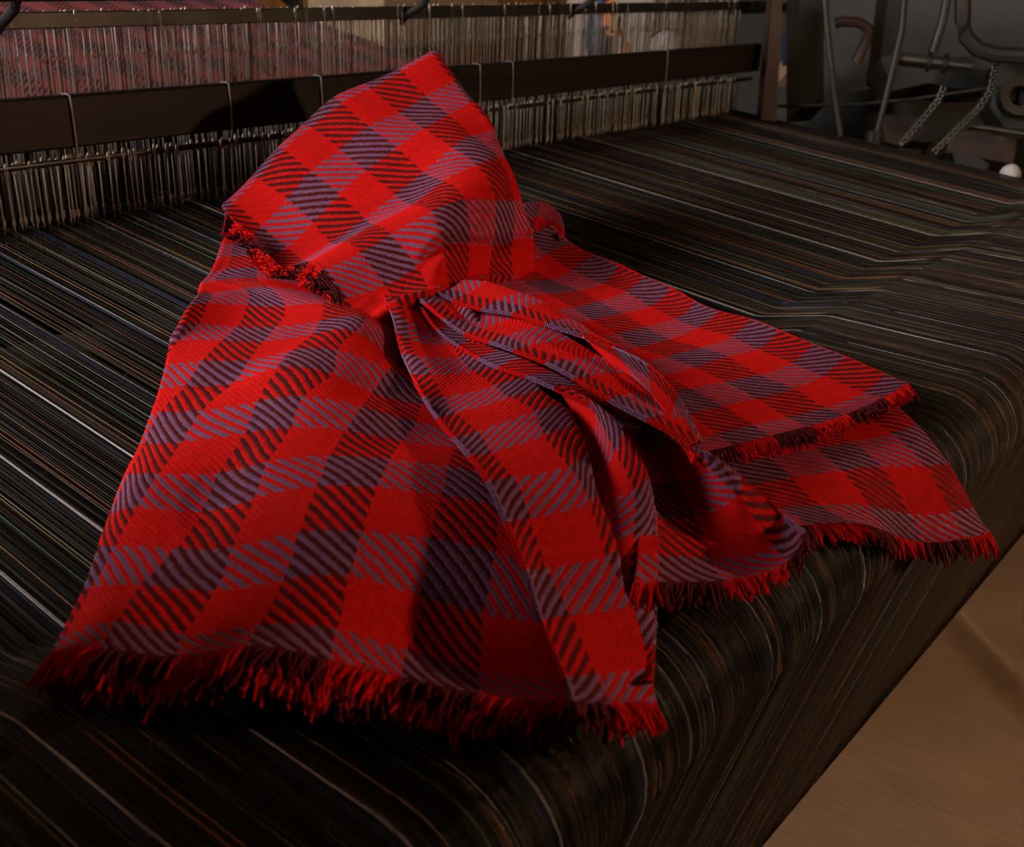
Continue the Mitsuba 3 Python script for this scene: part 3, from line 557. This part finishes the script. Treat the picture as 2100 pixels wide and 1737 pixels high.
GRP = 0.40 + 1.6 * meshkit.noise(np.stack([np.arange(4000) * .31, np.zeros(4000), np.zeros(4000)], -1), 3) ** 1.5
while x < 1.945:
    c = PAL[rng.integers(len(PAL))] * np.array([1.25, 1.08, .98]) * (0.22 + 0.45 * rng.random() ** 2) * GRP[int((x + .1) / .001)] * (3.0 if rng.random() < .08 else 1.0)
    threads.append((x, c, .00036 + .00014 * rng.random(), rng.normal(-.0014, .0015), 0.00028, False))
    x += 0.00092 * (0.6 + 0.8 * rng.random())
threads = [t for t in threads if -0.03 < t[0] < 1.948]
def thread_mesh(t):
    p = thread_path(t[0], t[3], t[4])
    v, f = tube_vf(p, t[2], 5 if t[5] else 4, caps=False)
    return v, f, np.tile(t[1], (len(v), 1))
near = sorted([t for t in threads if t[5] and 0.0 < t[0]], key=lambda t: t[0])[:300]
ids = {id(t) for t in near}
for t in near:
    v, f, c = thread_mesh(t)
    obj('thread', (v, f), 'warp_yarn', wp, smooth=True, color=c)
ms = [thread_mesh(t) for t in threads if id(t) not in ids]
v, f = join([(m[0], m[1]) for m in ms])
k = obj('dark_threads', (v, f), 'warp_yarn', wp, smooth=True, color=np.vstack([m[2] for m in ms]))
tag(k, 'fine dark brown, grey and green warp threads', kind='stuff')
# loose fibres standing off the yarn
parts, cols = [], []
for _ in range(7000):
    t = threads[rng.integers(len(threads))]
    y = YR + (1.0 - YR) * rng.random() ** 1.6 - (0.04 if rng.random() < .2 else 0)
    p0 = np.array([t[0], y, float(sheet_z(y))])
    d = rng.normal(0, 1, 3); d[2] = abs(d[2]) * .6; d[1] *= 1.5; d /= np.linalg.norm(d)
    L = 0.002 + 0.005 * rng.random() ** 2
    e = p0 + d * L; b = (p0 + e) / 2 + rng.normal(0, L * .15, 3)
    v, f = tube_vf([p0, b, e], [.00006, .00005, .00003], 3, caps=False)
    parts.append((v, f)); cols.append(np.tile(np.clip(t[1] * 2.0, .05, .5), (len(v), 1)))
v, f = join(parts)
k = obj('loose_fibres', (v, f), 'warp_yarn', wp, smooth=False, color=np.vstack(cols)); tag(k, kind='stuff')

def cyl_x(y, z, r, x0, x1, sides=40):
    return tube([(x0, y, z), (x1, y, z)], r, sides)
rl = thing('front_roller', 'dark wooden roller that the warp bends over at the front of the loom', 'roller')
obj('barrel', cyl_x(YR, H0 - RR, RR - .003, -.045, 1.97), 'dark_wood', rl)
obj('axle', cyl_x(YR, H0 - RR, .014, -.14, 2.06, 16), 'dark_steel', rl)
bm = thing('warp_beam', 'dark warp beam wound with yarn below the front roller', 'beam')
obj('barrel', cyl_x(*BEAM, R_BEAM - .002, -.045, 1.97), 'dark_wood', bm)
obj('axle', cyl_x(*BEAM, .016, -.14, 2.06, 16), 'dark_steel', bm)
tag(obj('lease_rod', cyl_x(YB, H0 - .0075, .006, -.045, 1.99, 14), 'dark_wood'), 'thin dark rod under the warp where it rises towards the roller', 'rod')
tag(obj('loom_bed', box((-.045, .27, .76), (2.0, 1.75, .775), .002), 'black_iron'), 'added black board standing in for the shade below the warp', 'board')  # added board, black in place of the shade under the threads
k = tag(obj('support_rail', box((-.045, .318, .868), (1.99, .338, .886), .003), 'dark_wood'), 'dark wooden rail faintly visible below the warp threads', 'rail')

# ------------------------------------------------------------------ heddle shafts
X0, X1 = 0.30, 2.02
def zr(ratio, y): return EYE[2] + ratio * y
hs = thing('heddle_shaft', 'dark wooden heddle shaft with a row of upright wire heddles above its lower bar', 'heddle shaft')
yb = 0.985
ZB1, ZB0 = zr(-.1385, yb), zr(-.187, yb)
obj('bar', box((X0, yb, ZB0), (X1 - .09, yb + .014, ZB1), .002), 'dark_wood', hs)
yu = 1.035
zt = zr(-.0745, yu)
obj('rail', box((X0, yu - .004, zt - .004), (X1, yu + .004, zt + .011), .001), 'dark_steel', hs)
obj('top_bar', box((X0, .975, zr(-.0555, .975)), (1.0, .99, zr(-.0555, .975) + .03), .002), 'black_iron', hs)
def heddle(x, y, z0, z1, eye_z, r=.00085):
    """a flat wire heddle: a loop at each end and an eye in the middle"""
    tw = rng.normal(0, .0006)
    a = [(x, y, z0), (x + tw, y, z0 * .6 + z1 * .4), (x, y, z1 - .012)]
    lp = [(x + .0013 * math.sin(q), y, z1 - .006 - .006 * math.cos(q)) for q in np.linspace(0, 2 * math.pi, 9)]
    ey = [(x + .0011 * math.sin(q), y - .001, eye_z + .004 * math.cos(q)) for q in np.linspace(0, 2 * math.pi, 9)]
    return join([tube_vf(a, r, 4), tube_vf(lp, r * .95, 4), tube_vf(ey, r * .9, 4)])
def heddle_row(parent, y, z0, z1, eye, step, first=300):
    x = X0 + .004
    got, rest = 0, []
    while x < X1 - .10:
        x += step * (0.45 + 1.1 * rng.random())
        m = heddle(x, y + rng.normal(0, .003), z0, z1 + rng.normal(0, .0012), eye)
        if got < first:
            obj('heddle', m, 'wire', parent, smooth=True); got += 1
        else: rest.append(m)
    if rest:
        k = obj('far_heddles', join(rest), 'wire', parent, smooth=True); tag(k, kind='stuff')
heddle_row(hs, yu, ZB1 - .02, zt + .012, (ZB1 + zt) / 2, .0062)
ms, x = [], X0
while x < X1 - .1:
    x += .0045 * (.4 + 1.2 * rng.random()); ms.append(tube_vf([(x, yu + .022, ZB1 - .02), (x + rng.normal(0, .0008), yu + .022, zt + .006)], .0008, 4))
k = obj('rear_wires', join(ms), 'dull_wire', hs, smooth=True); tag(k, 'wires of the heddles behind, coloured darker for the shade there', kind='stuff')
for xh in (.52, 1.045, 1.40):
    zz = zt + .004
    pts = [(xh, .985, zz + .075), (xh, .985, zz + .03), (xh + .002, 1.0, zz + .012), (xh + .002, yu - .006, zz - .004), (xh + .001, yu + .002, zz - .012), (xh, yu + .006, zz)]
    obj('hook', tube(pts, np.array([.006, .006, .005, .0045, .004, .003]), 10), 'black_iron', hs)
hs2 = thing('heddle_shaft', 'second row of wire heddles below the dark bar, with the warp passing through', 'heddle shaft')
y2 = 1.025
zrod = zr(-.199, y2)
obj('rod', cyl_x(y2, zrod, .0032, X0, X1 - .04, 10), 'dark_steel', hs2)
obj('rear_bar', box((X0, 1.075, zr(-.2, 1.075)), (X1 - .06, 1.085, zr(-.185, 1.075)), .001), 'frame_wood', hs2)
heddle_row(hs2, y2, .90, zrod + .006, .945, .0064)
ms, x = [], X0
while x < X1 - .06:
    x += .0026 * (.4 + 1.2 * rng.random()); q = 1.04 + .03 * rng.random(); ms.append(tube_vf([(x, q, .88), (x + rng.normal(0, .0008), q, zrod + .012)], .0009, 4))
k = obj('rear_wires', join(ms), 'dull_wire', hs2, smooth=True); tag(k, 'wires of the heddles behind, coloured darker for the shade there', kind='stuff')
obj('back_board', box((X0, 1.09, .80), (X1 - .06, 1.10, zr(-.185, 1.09)), .001), 'black_iron', hs2)  # added black board standing in for the dark behind the heddles
for xh in (.555, .735, .862, 1.137, 1.205, 1.60):
    pts = [(xh, yb + .012, ZB1 + .0005), (xh, yb + .004, ZB1 + .0012), (xh, yb - .0018, ZB1 + .0002), (xh + .0005, yb - .0025, (ZB0 + ZB1) / 2), (xh + .001, yb - .002, ZB0 - .006), (xh + .001, yb, zrod + .012)]
    obj('wire_tie', tube(pts, .0009, 6), 'tie_wire', hs2)

# ------------------------------------------------------------------ woven cloth behind the heddles
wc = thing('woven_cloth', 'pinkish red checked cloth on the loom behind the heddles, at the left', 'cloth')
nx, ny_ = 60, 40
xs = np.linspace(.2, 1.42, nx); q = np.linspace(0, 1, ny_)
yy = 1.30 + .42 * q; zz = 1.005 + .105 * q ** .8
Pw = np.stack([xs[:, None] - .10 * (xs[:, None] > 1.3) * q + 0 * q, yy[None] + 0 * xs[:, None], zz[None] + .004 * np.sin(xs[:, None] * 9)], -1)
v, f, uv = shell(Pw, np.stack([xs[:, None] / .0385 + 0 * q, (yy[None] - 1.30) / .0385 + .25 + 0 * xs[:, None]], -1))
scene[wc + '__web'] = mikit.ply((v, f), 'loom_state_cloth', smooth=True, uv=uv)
k = obj('cloth_roll', cyl_x(1.77, 1.085, .045, .2, 1.30), 'red_brown_cast', wc)
tag(k, 'roll of the woven cloth')

# ------------------------------------------------------------------ clutter behind the heddles
tag(obj('cardboard_box', box((2.15, 2.2, .95), (2.62, 2.5, 1.10), .004), 'tan_card'), 'pale brown cardboard box behind the heddles, in the middle', 'box')
tag(obj('cardboard_box', box((2.75, 1.75, .90), (3.25, 2.05, 1.10), .004), 'pale_card'), 'greyish pale box behind the right end of the heddles', 'box')
arch = [(1.72 + .22 * math.cos(a), 2.3, 1.045 + .075 * math.sin(a)) for a in np.linspace(0, math.pi, 15)]
tag(obj('iron_hoop', tube(arch, .018, 8), 'black_iron'), 'dark curved iron guard in front of the timber wall', 'guard')
rope = [(1.18 + .03 * math.sin(a * 2.2), 2.2, 1.30 - .30 * a) for a in np.linspace(0, 1, 12)]
tag(obj('rope', tube(rope, .008, 8), 'pale_card'), 'pale rope hanging before the timber wall', 'rope')
wt = thing('hanging_weight', 'dark blue weight hanging behind the heddles', 'weight')
c0 = ray_at(1232, 62, 2.2)
lat = trimesh.creation.revolve([(0, -.06), (.022, -.055), (.026, -.02), (.024, .03), (.012, .055), (0, .06)], sections=20); lat.apply_translation(c0)
obj('body', lat, 'blue_paint', wt); obj('cord', tube([c0 + (0, 0, .05), c0 + (0, 0, .35)], .004), 'black_iron', wt)
for px, py, d, r, lab in ((1252, 28, 2.15, .022, 'orange yarn bobbin high behind the heddles'), (1262, 52, 2.15, .018, 'orange bobbin just below a larger one'), (1282, 102, 2.1, .012, 'small orange bobbin low behind the bar')):
    b = trimesh.creation.revolve([(0, -1), (.9, -.95), (.8, -.6), (.55, 0), (.5, .8), (.3, 1), (0, 1)], sections=18); b.apply_scale(r); b.apply_translation(ray_at(px, py, d))
    tag(obj('bobbin', b, 'orange_paint'), lab, 'bobbin')
b = trimesh.creation.icosphere(3, .03); b.apply_scale([1.2, 1, .8]); b.apply_translation(ray_at(1370, 92, 2.1))
tag(obj('yarn_ball', b, 'white_yarn', smooth=True), 'pale ball of yarn behind the right part of the heddles', 'yarn ball')

# ------------------------------------------------------------------ machine at the right end of the loom
def rod_px(name, pts, dist, r, m, lab, cat_, parent=None, sides=10):
    p = [ray_at(px, py, dd) for (px, py), dd in zip(pts, np.broadcast_to(dist, (len(pts),)))]
    k = obj(name, tube(p, r, sides), m, parent)
    if parent is None: tag(k, lab, cat_)
    return k
def slab_px(corners, dist, thick, bevel=.003):
    """a plate facing the aisle with its own thickness"""
    P = np.array([ray_at(px, py, dist) for px, py in corners]); n = fwd * thick
    v = np.vstack([P, P + n]); m = len(P)
    f = [[0, i, i + 1] for i in range(1, m - 1)] + [[m, m + i + 1, m + i] for i in range(1, m - 1)]
    for i in range(m):
        j = (i + 1) % m; f += [[i, m + i, m + j], [i, m + j, j]]
    t = trimesh.Trimesh(v, f, process=False); t.fix_normals(); return t
lf = thing('iron_side', 'dark green cast iron side frame at the right end of the loom', 'machine frame')
obj('post', slab_px([(1640, -40), (1690, -40), (1690, 218), (1640, 222)], 2.25, .10), 'green_cast', lf)
obj('upright', slab_px([(1826, -40), (1866, -40), (1832, 170), (1802, 150)], 2.45, .08), 'green_cast', lf)
obj('side_plate', slab_px([(2048, 126), (2140, 120), (2140, 268), (2060, 262), (2030, 220)], 2.2, .05), 'green_cast', lf)
obj('lower_casting', slab_px([(1560, 222), (1700, 232), (1800, 180), (1960, 150), (2060, 262), (2000, 300), (1560, 262)], 2.55, .06), 'green_cast', lf)
boss = trimesh.creation.annulus(.018, .034, .02); M = np.eye(4); M[:3, :3] = np.stack([right, -down, -fwd], 1); M[:3, 3] = ray_at(2086, 200, 2.18); boss.apply_transform(M)
obj('boss', boss, 'green_cast', lf)
obj('bearing', slab_px([(1806, 118), (1850, 108), (2030, 118), (2040, 180), (1960, 182), (1905, 170), (1830, 186)], 2.3, .09), 'black_iron', lf)
obj('beam_end', slab_px([(1400, -40), (1660, -40), (1630, 6), (1400, 14)], 2.4, .05), 'black_iron', lf)
tag(obj('loom_post', slab_px([(1588, -40), (1606, -40), (1601, 92), (1592, 250), (1562, 246), (1572, 160), (1584, 90)], 2.12, .05), 'frame_wood'), 'narrow reddish brown wooden post at the right end of the heddles', 'post')
rod_px('tie_rod', [(1689, -40), (1697, 60), (1711, 190), (1724, 280)], 2.12, .0055, 'dark_steel', 'thin upright rod nearest the heddles at the loom\'s right end', 'rod')
tr = thing('lever_rod', 'slanting thin rod with a round foot beside the green upright', 'rod')
rod_px('rod', [(1858, -40), (1850, 60), (1822, 180), (1797, 278)], 2.14, .006, 'green_cast', '', '', tr)
ft = trimesh.creation.cylinder(.016, .03); ft.apply_translation(ray_at(1791, 286, 2.14)); obj('foot', ft, 'dark_steel', tr)
rod_px('lever_rod', [(1948, -40), (1934, 40), (1913, 108)], 2.2, .008, 'green_cast', 'short slanting rod ending on the polished shaft', 'rod')
ps = thing('drive_shaft', 'polished steel shaft across the machine at the right', 'shaft')
rod_px('shaft', [(1845, 121), (1995, 136)], [2.16, 2.16], .012, 'bright_steel', '', '', ps, 18)
for a in (1905, 1938):
    yv = 121 + (a - 1845) * .1
    rod_px('collar', [(a - 5, yv - .5), (a + 5, yv + .5)], 2.16, .017, 'dark_steel', '', '', ps, 18)
def chain(pts, dist, lab):
    c = thing('roller_chain', lab, 'chain')
    pts = np.array(pts, float)
    s = np.concatenate([[0], np.cumsum(np.linalg.norm(np.diff(pts, axis=0), axis=1))])
    n = int(s[-1] / 7)
    at = np.linspace(0, s[-1], n)
    P = np.array([ray_at(np.interp(a, s, pts[:, 0]), np.interp(a, s, pts[:, 1]), dist) for a in at])
    for i in range(n - 1):
        d = P[i + 1] - P[i]; L = np.linalg.norm(d); d /= L
        side = np.cross(d, fwd); side /= np.linalg.norm(side)
        off = .0022 if i % 2 else .0038
        ms = []
        for sg in (-1, 1):
            a, b = P[i] - d * L * .25 + side * off * sg, P[i + 1] + d * L * .25 + side * off * sg
            ms.append(tube([a, b], .0019, 6))
        ms.append(tube([P[i] - side * .005, P[i] + side * .005], .0026, 6))
        obj('link', cat(*ms), 'dark_steel', c)
chain([(1936, 178), (1925, 205), (1892, 245), (1848, 296)], 2.12, 'left of two slanting roller chains below the polished shaft')
chain([(2044, 120), (2032, 185), (2008, 222), (1960, 268), (1916, 312)], 2.12, 'right of two slanting roller chains, in front of the green plate')
rod_px('steel_bar', [(1986, 259), (2040, 266), (2110, 277)], 2.15, .006, 'bright_steel', 'bright steel bar along the lower edge of the green plate', 'bar')
tag(obj('wooden_box', slab_px([(1952, 268), (2086, 282), (2078, 336), (1940, 312)], 2.3, .15), 'frame_wood'), 'brown wooden box below the bright steel bar', 'box')
tag(obj('guard_plate', slab_px([(1806, 236), (1880, 240), (1905, 268), (1848, 300), (1815, 290)], 2.35, .02), 'red_brown_cast'), 'reddish brown plate behind the left chain', 'plate')
rod_px('pipe', [(1974, -40), (1974, 40), (1980, 75), (2004, 100), (2040, 112), (2110, 116)], 2.1, .014, 'black_iron', 'black pipe curving down at the right edge', 'pipe')
rod_px('push_rod', [(1590, 218), (1760, 214), (1880, 202), (2060, 176)], 2.2, .0032, 'dark_steel', 'thin level rod crossing the machine behind the rods', 'rod')
hd = [(1712, 48), (1730, 44), (1762, 46), (1780, 58), (1778, 80), (1764, 110), (1756, 128)]
rod_px('strap_handle', hd, 2.7, .012, 'red_brown_cast', 'brown curved handle between the dark posts', 'handle')
tag(obj('tool_bag', slab_px([(1618, 56), (1640, 50), (1644, 108), (1622, 112)], 2.7, .08), 'blue_paint'), 'dark blue bag between the wooden post and the green post', 'bag')
tag(obj('tan_carton', slab_px([(1610, 116), (1644, 112), (1644, 152), (1612, 150)], 2.8, .10), 'tan_card'), 'small tan carton below the dark blue bag', 'box')
bb = trimesh.creation.revolve([(0, -1), (.8, -.9), (1, -.3), (1, .3), (.8, .9), (0, 1)], sections=24); bb.apply_transform(trimesh.transformations.rotation_matrix(math.pi / 2, [0, 1, 0])); bb.apply_scale(.016); bb.apply_translation(ray_at(2072, 357, 2.05))
tag(obj('yarn_cop', bb, 'white_yarn', smooth=True), 'white cop of yarn peeping over the edge of the warp at the right', 'yarn')
br = slab_px([(1952, 312), (2000, 316), (2030, 338), (2020, 352), (1960, 336)], 2.15, .03)
tag(obj('bracket', br, 'dark_steel'), 'small worn metal bracket just behind the edge of the warp', 'bracket')
tag(obj('rear_cabinet', box((2.8, .2, 0), (3.2, 1.3, 1.35), .01), 'black_iron'), 'black machine body in the dark at the far right', 'machine')

ls = thing('iron_side', 'unseen iron side at the left end of the loom, out of view, shading the front corner', 'machine frame')  # out of view, placed to keep window light off the front corner
prof = [(.10, 0), (.60, 0), (.63, .35), (.68, .60), (.68, 1.44), (.66, 1.54), (.60, 1.60), (.24, 1.60), (.15, 1.55), (.10, 1.45)]
from shapely.geometry import Polygon
pm = trimesh.creation.extrude_polygon(Polygon(prof).buffer(-.03).buffer(.03), .045, engine='earcut')
pm.apply_transform(np.array([[0, 0, 1, -.115], [1, 0, 0, 0], [0, 1, 0, 0], [0, 0, 0, 1.0]]))
obj('plate', pm, 'green_cast', ls)
obj('rib', cat(box((-.125, .12, .70), (-.065, .70, .74), .004), box((-.125, .12, 1.30), (-.065, .70, 1.34), .004)), 'green_cast', ls)

# ------------------------------------------------------------------ canvas sheet on the floor below the roller
nx, ny_ = 150, 90
X = np.linspace(.75, 2.75, nx)[:, None]; Yc = np.linspace(-.5, .75, ny_)[None]
Zc = .012 + .020 * (meshkit.fbm(np.stack([X * 2.2 + 0 * Yc, Yc * 2.2 + 0 * X, 0 * X + 0 * Yc], -1), 3, 4) - .3)
Zc = Zc + .035 * np.exp(-((X - 1.85 - (Yc - .3) * .9) / .035) ** 2) + .02 * np.exp(-((X - 1.35 + Yc * .4) / .08) ** 2)
Pq = np.stack([X + 0 * Yc, Yc + 0 * X, Zc], -1)
v, f, uv = shell(Pq, np.stack([X + 0 * Yc, Yc + 0 * X], -1), .002)
scene['canvas_sheet'] = mikit.ply((v, f), 'canvas', smooth=True, uv=uv)
tag('canvas_sheet', 'brown canvas sheet with soft creases on the floor below the front roller', 'canvas')
